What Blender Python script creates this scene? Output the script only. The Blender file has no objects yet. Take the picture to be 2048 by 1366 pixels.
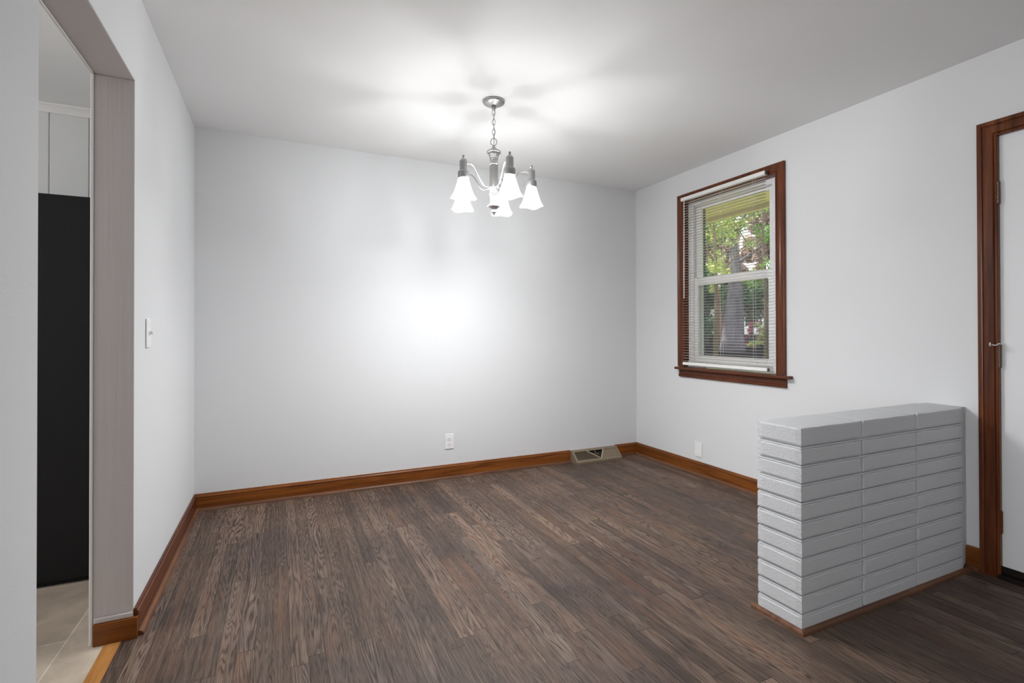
import bpy, bmesh, math, random
from mathutils import Vector, Matrix
random.seed(7)
PI = math.pi
C = bpy.context.scene.collection

# ------------------------------------------------------------------ camera
H_CAM = 1.1362
cam_d = bpy.data.cameras.new('camera')
cam = bpy.data.objects.new('camera', cam_d)
C.objects.link(cam)
F = 1000.12
cam_d.sensor_width = 36.0
cam_d.lens = F / 2048 * 36.0
cam_d.shift_y = -(683 - 656.47) / 2048
cam_d.clip_start = 0.05
cam_d.clip_end = 300
_y, _a, _b = math.radians(24.8724), math.radians(0.3528), math.radians(-0.1062)
_r = Vector((math.cos(_y), -math.sin(_y), 0)); _f = Vector((math.sin(_y), math.cos(_y), 0)); _u = Vector((0, 0, 1))
_f2 = _f * math.cos(_a) + _u * math.sin(_a); _u2 = _u * math.cos(_a) - _f * math.sin(_a)
_r3 = _r * math.cos(_b) + _u2 * math.sin(_b); _u3 = _u2 * math.cos(_b) - _r * math.sin(_b)
M = Matrix((( _r3.x, _u3.x, -_f2.x, 0), (_r3.y, _u3.y, -_f2.y, 0), (_r3.z, _u3.z, -_f2.z, H_CAM), (0, 0, 0, 1)))
cam.matrix_world = M
bpy.context.scene.camera = cam

# ------------------------------------------------------------------ view, world, sun
vs = bpy.context.scene.view_settings
vs.view_transform = 'Standard'; vs.look = 'None'; vs.gamma = 1.0; vs.use_curve_mapping = False
vs.exposure = 1.0
w = bpy.data.worlds.new('sky'); bpy.context.scene.world = w; w.use_nodes = True
bg = w.node_tree.nodes['Background']
bg.inputs[0].default_value = (0.93, 0.95, 1.0, 1); bg.inputs[1].default_value = 0.75
sun_d = bpy.data.lights.new('sun', 'SUN'); sun_d.energy = 4.4; sun_d.angle = 0.01; sun_d.color = (1, .94, .82)
sun = bpy.data.objects.new('sun', sun_d); C.objects.link(sun)
sun.rotation_euler = Vector((-0.12, 0.5, 0.85)).to_track_quat('Z', 'Y').to_euler()
ka = bpy.data.lights.new('kitchen_fill', 'AREA'); ka.shape = 'RECTANGLE'; ka.size = 1.35; ka.size_y = 1.0; ka.energy = 25; ka.color = (1, .99, .98)
kl = bpy.data.objects.new('kitchen_fill', ka); C.objects.link(kl); kl.location = (-3.72, 1.67, 1.55); kl.rotation_euler = (0, -PI / 2, 0)   # added light to brighten the kitchen, behind an assumed window
ra = bpy.data.lights.new('living_room_fill', 'AREA'); ra.shape = 'RECTANGLE'; ra.size = 2.9; ra.size_y = 1.7; ra.energy = 58; ra.color = (.98, .99, 1.0)
rl = bpy.data.objects.new('living_room_fill', ra); C.objects.link(rl); rl.location = (-3.72, -1.2, 1.4); rl.rotation_euler = (0, -PI / 2, 0)   # added soft light from the west, behind an assumed living room window
LAMP_W = 12.0          # each of the five chandelier bulbs

# ------------------------------------------------------------------ dimensions
XL, XR, YB, HC = -0.496, 3.0104, 3.7408, 2.44
XI = -0.6155                       # kitchen face of the left wall
YN, YJ, ZH = 1.472, 2.294, 2.0825  # doorway near edge, far jamb, head
YR = -3.0                          # rear of the room behind the camera
HB = 0.1037
YW = 0.60                          # left wall cut short out of view, to let the added light in

# ------------------------------------------------------------------ node helpers
def new_mat(name):
    m = bpy.data.materials.new(name); m.use_nodes = True
    nt = m.node_tree; b = nt.nodes['Principled BSDF']
    return m, nt, b
def N(nt, t, **kw):
    n = nt.nodes.new(t)
    for k, v in kw.items(): setattr(n, k, v)
    return n
def L(nt, a, b): nt.links.new(a, b)
def val(nt, op, a, b=None, c=None):
    n = N(nt, 'ShaderNodeMath', operation=op)
    for i, x in enumerate((a, b, c)):
        if x is None: continue
        if isinstance(x, (int, float)): n.inputs[i].default_value = x
        else: L(nt, x, n.inputs[i])
    return n.outputs[0]
def ramp(nt, fac, stops):
    n = N(nt, 'ShaderNodeValToRGB')
    e = n.color_ramp.elements
    while len(e) < len(stops): e.new(0.5)
    for k, (p, c) in enumerate(stops):
        e[k].position = p; e[k].color = (*c, 1)
    L(nt, fac, n.inputs[0]); return n.outputs[0]
def noise(nt, vec, scale, detail=3, rough=.5, dist=0.0):
    n = N(nt, 'ShaderNodeTexNoise')
    n.inputs['Scale'].default_value = scale; n.inputs['Detail'].default_value = detail
    n.inputs['Roughness'].default_value = rough; n.inputs['Distortion'].default_value = dist
    if vec is not None: L(nt, vec, n.inputs['Vector'])
    return n.outputs['Fac']
def mixc(nt, fac, a, b, mode='MIX'):
    n = N(nt, 'ShaderNodeMix', data_type='RGBA', blend_type=mode)
    for i, x in ((0, fac), (6, a), (7, b)):
        if isinstance(x, (int, float)): n.inputs[i].default_value = x
        elif isinstance(x, tuple): n.inputs[i].default_value = (*x, 1)
        else: L(nt, x, n.inputs[i])
    return n.outputs[2]
def bump(nt, b, h, strength, dist):
    n = N(nt, 'ShaderNodeBump'); n.inputs['Strength'].default_value = strength; n.inputs['Distance'].default_value = dist
    L(nt, h, n.inputs['Height']); L(nt, n.outputs[0], b.inputs['Normal'])
def objco(nt, scale=(1, 1, 1)):
    tc = N(nt, 'ShaderNodeTexCoord'); mp = N(nt, 'ShaderNodeMapping')
    mp.inputs['Scale'].default_value = scale
    L(nt, tc.outputs['Object'], mp.inputs[0]); return mp.outputs[0]

def paint(name, col, rough=.55, bs=.15, bscale=180, spec=.35, streak=None):
    m, nt, b = new_mat(name)
    v = objco(nt)
    c = mixc(nt, noise(nt, v, 1.3, 2), tuple(x * .985 for x in col), tuple(min(1, x * 1.015) for x in col))
    L(nt, c, b.inputs['Base Color'])
    b.inputs['Roughness'].default_value = rough; b.inputs['Specular IOR Level'].default_value = spec
    h = noise(nt, v, bscale, 3)
    if streak:
        h2 = noise(nt, objco(nt, streak), 1.0, 2)
        h = val(nt, 'ADD', val(nt, 'MULTIPLY', h, .3), val(nt, 'MULTIPLY', h2, 1.0))
    bump(nt, b, h, bs, .002)
    return m
def plain(name, col, rough=.5, metal=0.0, spec=.5):
    m, nt, b = new_mat(name)
    v = objco(nt)
    c = mixc(nt, noise(nt, v, 25, 2), tuple(x * .95 for x in col), tuple(min(1, x * 1.05) for x in col))
    L(nt, c, b.inputs['Base Color'])
    b.inputs['Roughness'].default_value = rough; b.inputs['Metallic'].default_value = metal
    b.inputs['Specular IOR Level'].default_value = spec
    return m
def stained(name, dark, mid, light, axis, rough=.32, fine=1.0):
    m, nt, b = new_mat(name); b.inputs['Specular IOR Level'].default_value = .3
    s = [26 * fine] * 3; s[axis] = 1.6
    v = objco(nt, tuple(s))
    g = noise(nt, v, 1.0, 5, .6, .6)
    s2 = [150.0] * 3; s2[axis] = 4
    f = noise(nt, objco(nt, tuple(s2)), 1.0, 2)
    c = ramp(nt, g, [(.30, dark), (.5, mid), (.72, light)])
    c = mixc(nt, val(nt, 'MULTIPLY', f, .5), c, tuple(x * .5 for x in dark), 'MIX')
    blotch = noise(nt, objco(nt), 5, 3)
    c = mixc(nt, ramp(nt, blotch, [(.35, (0, 0, 0)), (.7, (.5, .5, .5))]), c, tuple(x * .55 for x in mid), 'MIX')
    L(nt, c, b.inputs['Base Color'])
    b.inputs['Roughness'].default_value = rough
    bump(nt, b, g, .15, .002)
    return m

M_wall = paint('wall_paint', (.755, .765, .775), .7, spec=.12)
M_ceil = paint('ceiling_paint', (.87, .87, .865), .9, .12, 90, .05)
M_jamb = paint('jamb_paint', (.56, .52, .51), .4, .5, 120, .5, streak=(60, 60, 1.2))
M_white = paint('white_trim_paint', (.78, .77, .755), .35, .1)
M_door = paint('door_paint', (.84, .845, .86), .45, .08, spec=.25)
M_brick = paint('brick_paint', (.615, .625, .64), .65, .9, 140, .25)
M_panel = paint('panel_paint', (.66, .665, .66), .5, .1)
M_plate = plain('plate_plastic', (.91, .91, .90), .3)
M_slot = plain('slot_dark', (.03, .03, .03), .5)
M_vinyl = plain('vinyl_white', (.92, .925, .94), .35)
M_slat = plain('slat_white', (.88, .88, .86), .3)
def slat_mat():
    m = plain('slat_vinyl', (.90, .88, .84), .4); nt = m.node_tree; b = nt.nodes['Principled BSDF']
    t = N(nt, 'ShaderNodeBsdfTranslucent'); t.inputs[0].default_value = (.92, .86, .78, 1)
    mx = N(nt, 'ShaderNodeMixShader'); mx.inputs[0].default_value = .45
    L(nt, b.outputs[0], mx.inputs[1]); L(nt, t.outputs[0], mx.inputs[2]); L(nt, mx.outputs[0], nt.nodes['Material Output'].inputs[0])
    return m
M_slats = slat_mat()
M_wX = stained('stain_x', (.085, .020, .005), (.27, .082, .014), (.40, .135, .026), 0)
M_wY = stained('stain_y', (.080, .020, .005), (.25, .078, .014), (.40, .14, .028), 1)
M_wZ = stained('stain_z', (.055, .013, .005), (.16, .043, .013), (.26, .080, .026), 2, .25)
M_wYr = stained('stain_y_red', (.050, .012, .005), (.14, .038, .013), (.23, .070, .024), 1, .3)
M_sill = stained('sill_dark', (.006, .004, .003), (.014, .009, .006), (.03, .018, .012), 1, .5)
M_shX = stained('shoe_x', (.09, .035, .02), (.19, .085, .045), (.27, .13, .07), 0, .4)
M_shY = stained('shoe_y', (.09, .035, .02), (.20, .085, .04), (.30, .13, .06), 1, .4)
M_thr = stained('threshold_wood', (.30, .12, .03), (.60, .27, .075), (.74, .40, .14), 1, .45)
M_nickel = plain('brushed_nickel', (.48, .47, .46), .36, 1.0)
M_nickeld = plain('nickel_darker', (.36, .36, .36), .38, .9)
M_hinge = plain('hinge_bronze', (.12, .085, .06), .4, .7)
M_chrome = plain('chrome', (.8, .8, .8), .15, 1.0)
M_black = paint('black_textured', (.006, .006, .0065), .5, .6, 260, .22)
M_beige = plain('register_beige', (.215, .165, .11), .4)
M_bar = plain('register_bar', (.42, .35, .25), .4)
M_ventin = plain('register_inside', (.025, .02, .016), .7)
M_navy = plain('exterior_trim_paint', (.012, .05, .075), .6)
M_soffit = plain('soffit_tan', (.84, .78, .70), .7)
M_ext = plain('exterior_siding', (.35, .30, .24), .8)

def glass_mat():
    m, nt, b = new_mat('window_glass')
    nt.nodes.remove(b)
    t = N(nt, 'ShaderNodeBsdfTransparent'); g = N(nt, 'ShaderNodeBsdfGlossy'); g.inputs['Roughness'].default_value = .02
    mx = N(nt, 'ShaderNodeMixShader'); fr = N(nt, 'ShaderNodeFresnel'); fr.inputs[0].default_value = 1.3
    t.inputs[0].default_value = (.96, .98, .97, 1)
    L(nt, fr.outputs[0], mx.inputs[0]); L(nt, t.outputs[0], mx.inputs[1]); L(nt, g.outputs[0], mx.inputs[2])
    L(nt, mx.outputs[0], nt.nodes['Material Output'].inputs[0]); return m
M_glass = glass_mat()
def screen_mat():
    m, nt, b = new_mat('insect_screen')
    b.inputs['Base Color'].default_value = (.10, .10, .13, 1); b.inputs['Roughness'].default_value = .6
    t = N(nt, 'ShaderNodeBsdfTransparent'); mx = N(nt, 'ShaderNodeMixShader'); mx.inputs[0].default_value = .27
    L(nt, t.outputs[0], mx.inputs[1]); L(nt, b.outputs[0], mx.inputs[2])
    L(nt, mx.outputs[0], nt.nodes['Material Output'].inputs[0]); return m
M_screen = screen_mat()
def shade_mat():
    """lit frosted glass: part of the light goes straight through, the rest glows"""
    m, nt, b = new_mat('frosted_glass')
    b.inputs['Base Color'].default_value = (.012, .012, .012, 1); b.inputs['Roughness'].default_value = .3
    b.inputs['Emission Color'].default_value = (1, .99, .97, 1); b.inputs['Emission Strength'].default_value = .62
    t = N(nt, 'ShaderNodeBsdfTransparent')
    sp = N(nt, 'ShaderNodeSeparateXYZ'); L(nt, N(nt, 'ShaderNodeTexCoord').outputs['Object'], sp.inputs[0])
    mr = N(nt, 'ShaderNodeMapRange'); L(nt, sp.outputs[2], mr.inputs[0])
    mr.inputs[1].default_value = 1.85 - 2.44; mr.inputs[2].default_value = 1.955 - 2.44; mr.inputs[3].default_value = .72; mr.inputs[4].default_value = .37
    mx = N(nt, 'ShaderNodeMixShader'); L(nt, mr.outputs[0], mx.inputs[0])
    L(nt, b.outputs[0], mx.inputs[1]); L(nt, t.outputs[0], mx.inputs[2])
    L(nt, mx.outputs[0], nt.nodes['Material Output'].inputs[0]); return m
M_shade = shade_mat()
def bulb_mat():
    m, nt, b = new_mat('lit_bulb')
    b.inputs['Base Color'].default_value = (.9, .9, .9, 1)
    b.inputs['Emission Color'].default_value = (1, .97, .92, 1); b.inputs['Emission Strength'].default_value = 3.0
    return m
M_bulb = bulb_mat()

def floor_mat():
    m, nt, b = new_mat('oak_strip_floor')
    tc = N(nt, 'ShaderNodeTexCoord'); sp = N(nt, 'ShaderNodeSeparateXYZ'); L(nt, tc.outputs['Object'], sp.inputs[0])
    X, Y = sp.outputs[0], sp.outputs[1]
    W = .0572
    xr = val(nt, 'DIVIDE', val(nt, 'ADD', X, 5.0), W)
    row = val(nt, 'FLOOR', xr); fx = val(nt, 'SUBTRACT', xr, row)
    wn = N(nt, 'ShaderNodeTexWhiteNoise', noise_dimensions='1D'); L(nt, row, wn.inputs['W'])
    yr = val(nt, 'ADD', val(nt, 'DIVIDE', Y, 1.15), val(nt, 'MULTIPLY', wn.outputs[0], 17.3))
    col = val(nt, 'FLOOR', yr); fy = val(nt, 'SUBTRACT', yr, col)
    cb = N(nt, 'ShaderNodeCombineXYZ'); L(nt, row, cb.inputs[0]); L(nt, col, cb.inputs[1])
    w2 = N(nt, 'ShaderNodeTexWhiteNoise', noise_dimensions='3D'); L(nt, cb.outputs[0], w2.inputs[0])
    rid = w2.outputs[0]; ridc = N(nt, 'ShaderNodeSeparateColor'); L(nt, w2.outputs[1], ridc.inputs[0])
    w2b = N(nt, 'ShaderNodeTexWhiteNoise', noise_dimensions='4D'); L(nt, cb.outputs[0], w2b.inputs[0]); w2b.inputs['W'].default_value = 3.3
    # per board coordinates
    bx = val(nt, 'ADD', X, val(nt, 'MULTIPLY', rid, 31.0))
    by = val(nt, 'ADD', Y, val(nt, 'MULTIPLY', ridc.outputs[1], 57.0))
    def vec(sx, sy):
        c = N(nt, 'ShaderNodeCombineXYZ')
        L(nt, val(nt, 'MULTIPLY', bx, sx), c.inputs[0]); L(nt, val(nt, 'MULTIPLY', by, sy), c.inputs[1])
        L(nt, val(nt, 'MULTIPLY', rid, 9.0), c.inputs[2]); return c.outputs[0]
    big = noise(nt, vec(16, 1.1), 1.0, 2.0, .45, .15)
    # cathedral figure: contour lines of a smooth field
    freq = val(nt, 'ADD', 15.0, val(nt, 'MULTIPLY', ridc.outputs[0], 20.0))
    wob = val(nt, 'MULTIPLY', noise(nt, vec(90, 7), 1.0, 3), 3.2)
    fig = val(nt, 'MULTIPLY', val(nt, 'ADD', val(nt, 'SINE', val(nt, 'ADD', val(nt, 'MULTIPLY', val(nt, 'MULTIPLY', big, freq), 6.28), wob)), 1.0), .5)
    fig = val(nt, 'SUBTRACT', 1.0, val(nt, 'POWER', fig, 2.2))
    figw = val(nt, 'ADD', .05, val(nt, 'MULTIPLY', val(nt, 'POWER', w2b.outputs[0], 1.6), .20))
    pores = noise(nt, vec(520, 14), 1.0, 3, .7)
    streak = noise(nt, vec(120, 2.5), 1.0, 3, .6)
    grain = val(nt, 'ADD', val(nt, 'MULTIPLY', val(nt, 'SUBTRACT', fig, .10), figw), val(nt, 'ADD', val(nt, 'MULTIPLY', pores, .62), val(nt, 'MULTIPLY', streak, .34)))
    base = ramp(nt, grain, [(.36, (.034, .022, .017)), (.49, (.105, .074, .057)), (.60, (.175, .129, .102)), (.78, (.29, .225, .185))])
    # board to board tone
    tone = ramp(nt, ridc.outputs[2], [(0, (.66, .645, .635)), (.35, (.76, .74, .73)), (.7, (.85, .815, .79)), (1, (1.02, .95, .89))])
    c = mixc(nt, 1.0, base, tone, 'MULTIPLY')
    # worn stain: large patches across boards
    wear = noise(nt, tc.outputs['Object'], 1.9, 5, .6, .4)
    c = mixc(nt, 1.0, c, ramp(nt, wear, [(.30, (.62, .60, .64)), (.5, (.95, .93, .92)), (.7, (1.25, 1.22, 1.17))]), 'MULTIPLY')
    purp = noise(nt, tc.outputs['Object'], 3.2, 4, .6)
    c = mixc(nt, ramp(nt, purp, [(.55, (0, 0, 0)), (.75, (.35, .35, .35))]), c, (.085, .062, .068))
    red = noise(nt, vec(8, 1.2), 1.0, 3, .6)
    c = mixc(nt, ramp(nt, red, [(.56, (0, 0, 0)), (.75, (.45, .45, .45))]), c, (.20, .095, .055))
    # gaps
    ex = val(nt, 'MINIMUM', fx, val(nt, 'SUBTRACT', 1.0, fx))
    ey = val(nt, 'MINIMUM', fy, val(nt, 'SUBTRACT', 1.0, fy))
    gx = val(nt, 'LESS_THAN', ex, .017); gy = val(nt, 'LESS_THAN', ey, .0013)
    gap = val(nt, 'MAXIMUM', gx, gy)
    gs = val(nt, 'MULTIPLY', gap, val(nt, 'ADD', .35, val(nt, 'MULTIPLY', noise(nt, vec(3, 2), 1.0, 2), .7)))
    c = mixc(nt, gs, c, (.018, .012, .010))
    L(nt, c, b.inputs['Base Color'])
    L(nt, val(nt, 'ADD', .40, val(nt, 'MULTIPLY', wear, .30)), b.inputs['Roughness'])
    b.inputs['Specular IOR Level'].default_value = .32
    hgt = val(nt, 'SUBTRACT', val(nt, 'MULTIPLY', grain, .5), gap)
    bump(nt, b, hgt, .35, .0015)
    return m
M_floor = floor_mat()
def tile_mat():
    m, nt, b = new_mat('kitchen_tile')
    tc = N(nt, 'ShaderNodeTexCoord'); mp = N(nt, 'ShaderNodeMapping'); L(nt, tc.outputs['Object'], mp.inputs[0])
    mp.inputs['Location'].default_value = (.712 + 2.6, 1.09 + 2.08, 0)
    br = N(nt, 'ShaderNodeTexBrick'); L(nt, mp.outputs[0], br.inputs[0])
    br.offset = .35; br.inputs['Scale'].default_value = 1; br.inputs['Brick Width'].default_value = .52
    br.inputs['Row Height'].default_value = .52; br.inputs['Mortar Size'].default_value = .003
    br.inputs['Color1'].default_value = (.46, .38, .30, 1); br.inputs['Color2'].default_value = (.62, .54, .45, 1)
    br.inputs['Mortar'].default_value = (.74, .68, .60, 1); br.inputs['Mortar Smooth'].default_value = .2
    # x and y swapped so the long joints run along the doorway
    sp = N(nt, 'ShaderNodeSeparateXYZ'); L(nt, mp.outputs[0], sp.inputs[0]); cb = N(nt, 'ShaderNodeCombineXYZ')
    L(nt, sp.outputs[1], cb.inputs[0]); L(nt, sp.outputs[0], cb.inputs[1]); L(nt, cb.outputs[0], br.inputs[0])
    n1 = noise(nt, tc.outputs['Object'], 6, 6, .65, .5)
    c = mixc(nt, .55, br.outputs[0], mixc(nt, 1.0, br.outputs[0], ramp(nt, n1, [(.3, (.55, .52, .5)), (.7, (1.3, 1.28, 1.25))]), 'MULTIPLY'))
    L(nt, c, b.inputs['Base Color']); b.inputs['Roughness'].default_value = .4
    return m
M_tile = tile_mat()

# ------------------------------------------------------------------ mesh helpers
def obj(name, bm, mat, parent=None, smooth=False, loc=None):
    me = bpy.data.meshes.new(name)
    bmesh.ops.recalc_face_normals(bm, faces=bm.faces)
    bm.to_mesh(me); bm.free()
    for m in (mat if isinstance(mat, (list, tuple)) else [mat]): me.materials.append(m)
    if smooth:
        for p in me.polygons: p.use_smooth = True
    o = bpy.data.objects.new(name, me); C.objects.link(o)
    if loc is not None: o.location = loc
    if parent: o.parent = parent
    return o
def tag(o, label=None, cat=None, group=None, kind=None):
    if label: o['label'] = label
    if cat: o['category'] = cat
    if group: o['group'] = group
    if kind: o['kind'] = kind
    return o
def empty(name, loc, label, cat, group=None):
    o = bpy.data.objects.new(name, None); C.objects.link(o); o.location = loc; o.empty_display_size = .1
    return tag(o, label, cat, group)
def box(bm, x0, x1, y0, y1, z0, z1, bev=0.0, seg=1):
    r = bmesh.ops.create_cube(bm, size=1.0)
    vs_ = r['verts']
    for v in vs_:
        v.co = Vector(((x0 + x1) / 2 + v.co.x * (x1 - x0), (y0 + y1) / 2 + v.co.y * (y1 - y0), (z0 + z1) / 2 + v.co.z * (z1 - z0)))
    if bev:
        es = list({e for v in vs_ for e in v.link_edges})
        bmesh.ops.bevel(bm, geom=es, offset=bev, segments=seg, affect='EDGES', profile=.5)
def boxes(*bs, bev=0.0, seg=1):
    bm = bmesh.new()
    for b in bs: box(bm, *b, bev=bev, seg=seg)
    return bm
def sweep(bm, prof, path, nrm, closed=False):
    """sweep closed profile [(a,b)] along path; a = offset along (dir x nrm), b = offset along nrm; mitred."""
    nrm = Vector(nrm).normalized(); pts = [Vector(p) for p in path]; n = len(pts); rings = []
    for i, p in enumerate(pts):
        d0 = (p - pts[i - 1]).normalized() if (i > 0 or closed) else None
        d1 = (pts[(i + 1) % n] - p).normalized() if (i < n - 1 or closed) else None
        if d0 is None: d0 = d1
        if d1 is None: d1 = d0
        s0 = d0.cross(nrm); s1 = d1.cross(nrm)
        m = (s0 + s1).normalized(); k = 1.0 / max(.2, m.dot(s0))
        rings.append([bm.verts.new(p + m * (a * k) + nrm * b) for a, b in prof])
    q = len(prof)
    rng = range(n if closed else n - 1)
    for i in rng:
        A, B = rings[i], rings[(i + 1) % n]
        for j in range(q): bm.faces.new((A[j], A[(j + 1) % q], B[(j + 1) % q], B[j]))
    if not closed:
        bm.faces.new(rings[0]); bm.faces.new(rings[-1][::-1])
def lathe(bm, prof, center=(0, 0, 0), seg=32, rfun=None, cap=True):
    cx, cy, cz = center; rings = []
    for r, z in prof:
        ring = []
        for k in range(seg):
            t = 2 * PI * k / seg; rr = rfun(r, z, t) if rfun else r
            ring.append(bm.verts.new((cx + rr * math.cos(t), cy + rr * math.sin(t), cz + z)))
        rings.append(ring)
    for A, B in zip(rings, rings[1:]):
        for k in range(seg): bm.faces.new((A[k], A[(k + 1) % seg], B[(k + 1) % seg], B[k]))
    if cap:
        bm.faces.new(rings[0][::-1]); bm.faces.new(rings[-1])
def tube(bm, pts, r, seg=10, closed=False, taper=None):
    pts = [Vector(p) for p in pts]; n = len(pts); rings = []
    up = Vector((0, 0, 1)); prev = None
    for i, p in enumerate(pts):
        a = pts[i - 1] if (i > 0 or closed) else p; b = pts[(i + 1) % n] if (i < n - 1 or closed) else p
        d = (b - a).normalized()
        if prev is None:
            s = d.cross(up)
            if s.length < 1e-3: s = d.cross(Vector((1, 0, 0)))
            s.normalize()
        else:
            s = (prev - d * prev.dot(d)).normalized()
        prev = s; t = d.cross(s); rr = r if taper is None else taper[i]
        rings.append([bm.verts.new(p + s * rr * math.cos(2 * PI * k / seg) + t * rr * math.sin(2 * PI * k / seg)) for k in range(seg)])
    for i in range(n if closed else n - 1):
        A, B = rings[i], rings[(i + 1) % n]
        for k in range(seg): bm.faces.new((A[k], A[(k + 1) % seg], B[(k + 1) % seg], B[k]))
    if not closed:
        bm.faces.new(rings[0][::-1]); bm.faces.new(rings[-1])
def bez(p, n=16):
    """Catmull-Rom through points"""
    P = [Vector(q) for q in p]; P = [P[0] * 2 - P[1]] + P + [P[-1] * 2 - P[-2]]; out = []
    for i in range(1, len(P) - 2):
        for k in range(n):
            t = k / n; a, b, c, d = P[i - 1], P[i], P[i + 1], P[i + 2]
            out.append(.5 * ((2 * b) + (c - a) * t + (2 * a - 5 * b + 4 * c - d) * t * t + (3 * b - a - 3 * c + d) * t ** 3))
    out.append(P[-2]); return out
def struct(name, bm, mat, parent=None, **k):
    o = obj(name, bm, mat, parent, **k)
    if parent is None: o['kind'] = 'structure'
    return o

# ------------------------------------------------------------------ room shell
T = .16
struct('floor', boxes((-.5275, XR + .02, YR, YB, -.05, 0), (-3.6, -.5275, YR, YW, -.05, 0)), M_floor)
struct('floor_kitchen', boxes((-3.6, -.578, YW, YB, -.05, 0)), M_tile)
struct('ceiling', boxes((-3.7, XR + T, YR - .1, YB + .15, HC, HC + .12)), M_ceil)
struct('wall_back', boxes((-3.7, XR + T, YB, YB + .14, -.05, HC)), M_wall)
# right wall with window and door openings
WY0, WY1, WZ0, WZ1 = 2.283, 3.130, .825, 2.190
DY0, DY1, DZ1 = .236, 1.150, 2.040
struct('wall_right', boxes(
    (XR, XR + T, WY1, YB, -.05, HC), (XR, XR + T, WY0, WY1, -.05, WZ0), (XR, XR + T, WY0, WY1, WZ1, HC),
    (XR, XR + T, DY1, WY0, -.05, HC), (XR, XR + T, DY0, DY1, DZ1, HC), (XR, XR + T, YR, DY0, -.05, HC)), M_wall)
struct('wall_left', boxes(
    (XI, XL, YJ, YB, -.05, HC), (XI, XL, YN, YJ, ZH, HC), (XI, XL, YW, YN, -.05, HC)), M_wall)
# unseen living room extended west, with a broad window added to let light in
struct('wall_rear', boxes((-3.7, XR, YR - .1, YR, -.05, HC)), M_wall)
struct('wall_kitchen_south', boxes((-3.6, XI, YW, YW + .1, -.05, HC)), M_wall)
LW = (-2.65, .25, .55, 2.25); KW = (.95, 2.4, 1.0, 2.1)     # y0, y1, z0, z1 of the two added west windows
struct('wall_west', boxes((-3.7, -3.6, YR, LW[0], -.05, HC), (-3.7, -3.6, LW[1], KW[0], -.05, HC), (-3.7, -3.6, KW[1], YB, -.05, HC),
    (-3.7, -3.6, LW[0], LW[1], -.05, LW[2]), (-3.7, -3.6, LW[0], LW[1], LW[3], HC), (-3.7, -3.6, KW[0], KW[1], -.05, KW[2]), (-3.7, -3.6, KW[0], KW[1], KW[3], HC)), M_wall)
for nm, (a0, a1, b0, b1) in (('added_window_2', LW), ('added_window_3', KW)):  # both windows are out of view, added as openings for the light
    struct(nm, boxes((-3.68, -3.62, a0, a0 + .05, b0, b1), (-3.68, -3.62, a1 - .05, a1, b0, b1), (-3.68, -3.62, a0, a1, b0, b0 + .05), (-3.68, -3.62, a0, a1, b1 - .05, b1), (-3.68, -3.62, (a0 + a1) / 2 - .02, (a0 + a1) / 2 + .02, b0, b1)), M_vinyl)

# kitchen panelling: boards with V grooves, cornice above
bm = bmesh.new()
g0, gs = -1.0189, .1809; yp = 3.70
x = XI - .001; edges = [XI]; k = 0
while g0 - k * gs > -3.58: edges.append(g0 - k * gs); k += 1
edges.insert(1, g0 + gs); edges.append(-3.6)
edges = sorted(set(edges), reverse=True)
for a, b in zip(edges, edges[1:]):
    if a - b < .02: continue
    box(bm, b + .0012, a - .0012, yp, YB - .001, 0, HC - .002, bev=.0025)
struct('wall_kitchen_back', bm, M_panel)
bm = bmesh.new()
sweep(bm, [(0, 0), (0, -.048), (.008, -.048), (.012, -.040), (.018, -.030), (.030, -.016), (.036, -.013), (.036, -.002), (.036, 0)],
      [(-3.6, yp, HC - .001), (XI - .001, yp, HC - .001)], (0, 0, 1))
struct('trim_cornice', bm, M_white)

# doorway lining: head and far jamb in greige paint, white casing edge on the kitchen side
struct('trim_jamb', boxes((XI, XL - .0005, YJ - .003, YJ, 0, ZH - .003), bev=.001), M_jamb)
struct('trim_head', boxes((XI, XL - .0005, YN, YJ - .003, ZH - .003, ZH), bev=.001), M_jamb)
struct('trim_casing', boxes((XI - .011, XI - .0005, YJ - .006, YJ + .06, 0, ZH + .06), (XI - .011, XI - .0005, YN - .06, YJ - .006, ZH - .006, ZH + .06), bev=.002), M_white)
# threshold strip
struct('trim_threshold', boxes((-.578, -.5275, YN, YJ - .022, -.03, .004), bev=.002), M_thr)

# ------------------------------------------------------------------ baseboards
BP = [(0, 0), (.0145, 0), (.0145, .074), (.0135, .078), (.0155, .081), (.0165, .086), (.0150, .091), (.0105, .096), (.0090, HB), (0, HB)]
def shoe_prof(t=.0150, r=.017):
    return [(t, 0)] + [(t + r * math.cos(a), r * 1.05 * math.sin(a)) for a in (0, .3, .6, .9, 1.2, PI / 2)]
def base_run(name, pts, m, ms, label=None):
    """pts ordered so that (dir x up) points into the room"""
    bm = bmesh.new(); sweep(bm, BP, pts, (0, 0, 1)); o = struct(name, bm, m)
    bm = bmesh.new(); sweep(bm, shoe_prof(), pts, (0, 0, 1)); obj('shoe_moulding', bm, ms, o)
    return o
VX0, VX1 = 2.283, 2.757
e = .0006
base_run('baseboard_back', [(XL + e, YB - e, 0), (VX0 - .003, YB - e, 0)], M_wX, M_shX)
base_run('baseboard_back_end', [(VX1 + .003, YB - e, 0), (XR - e, YB - e, 0)], M_wX, M_shX)
HWX, HWY0, HWY1, HWZ = 1.776, 1.250, 1.442, .770
base_run('baseboard_right', [(XR - e, YB - e, 0), (XR - e, HWY1 + .012, 0)], M_wY, M_shY)
base_run('baseboard_right_end', [(XR - e, HWY0 + .022, 0), (XR - e, 1.2185, 0)], M_wY, M_shY)
base_run('baseboard_left', [(XL + e, YJ, 0), (XL + e, YB - e, 0)], M_wYr, M_shY)
struct('baseboard_jamb', boxes((XI + .004, XL + .0155, YJ - .0195, YJ - .0035, 0, .078), bev=.0012), M_wX)
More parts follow.
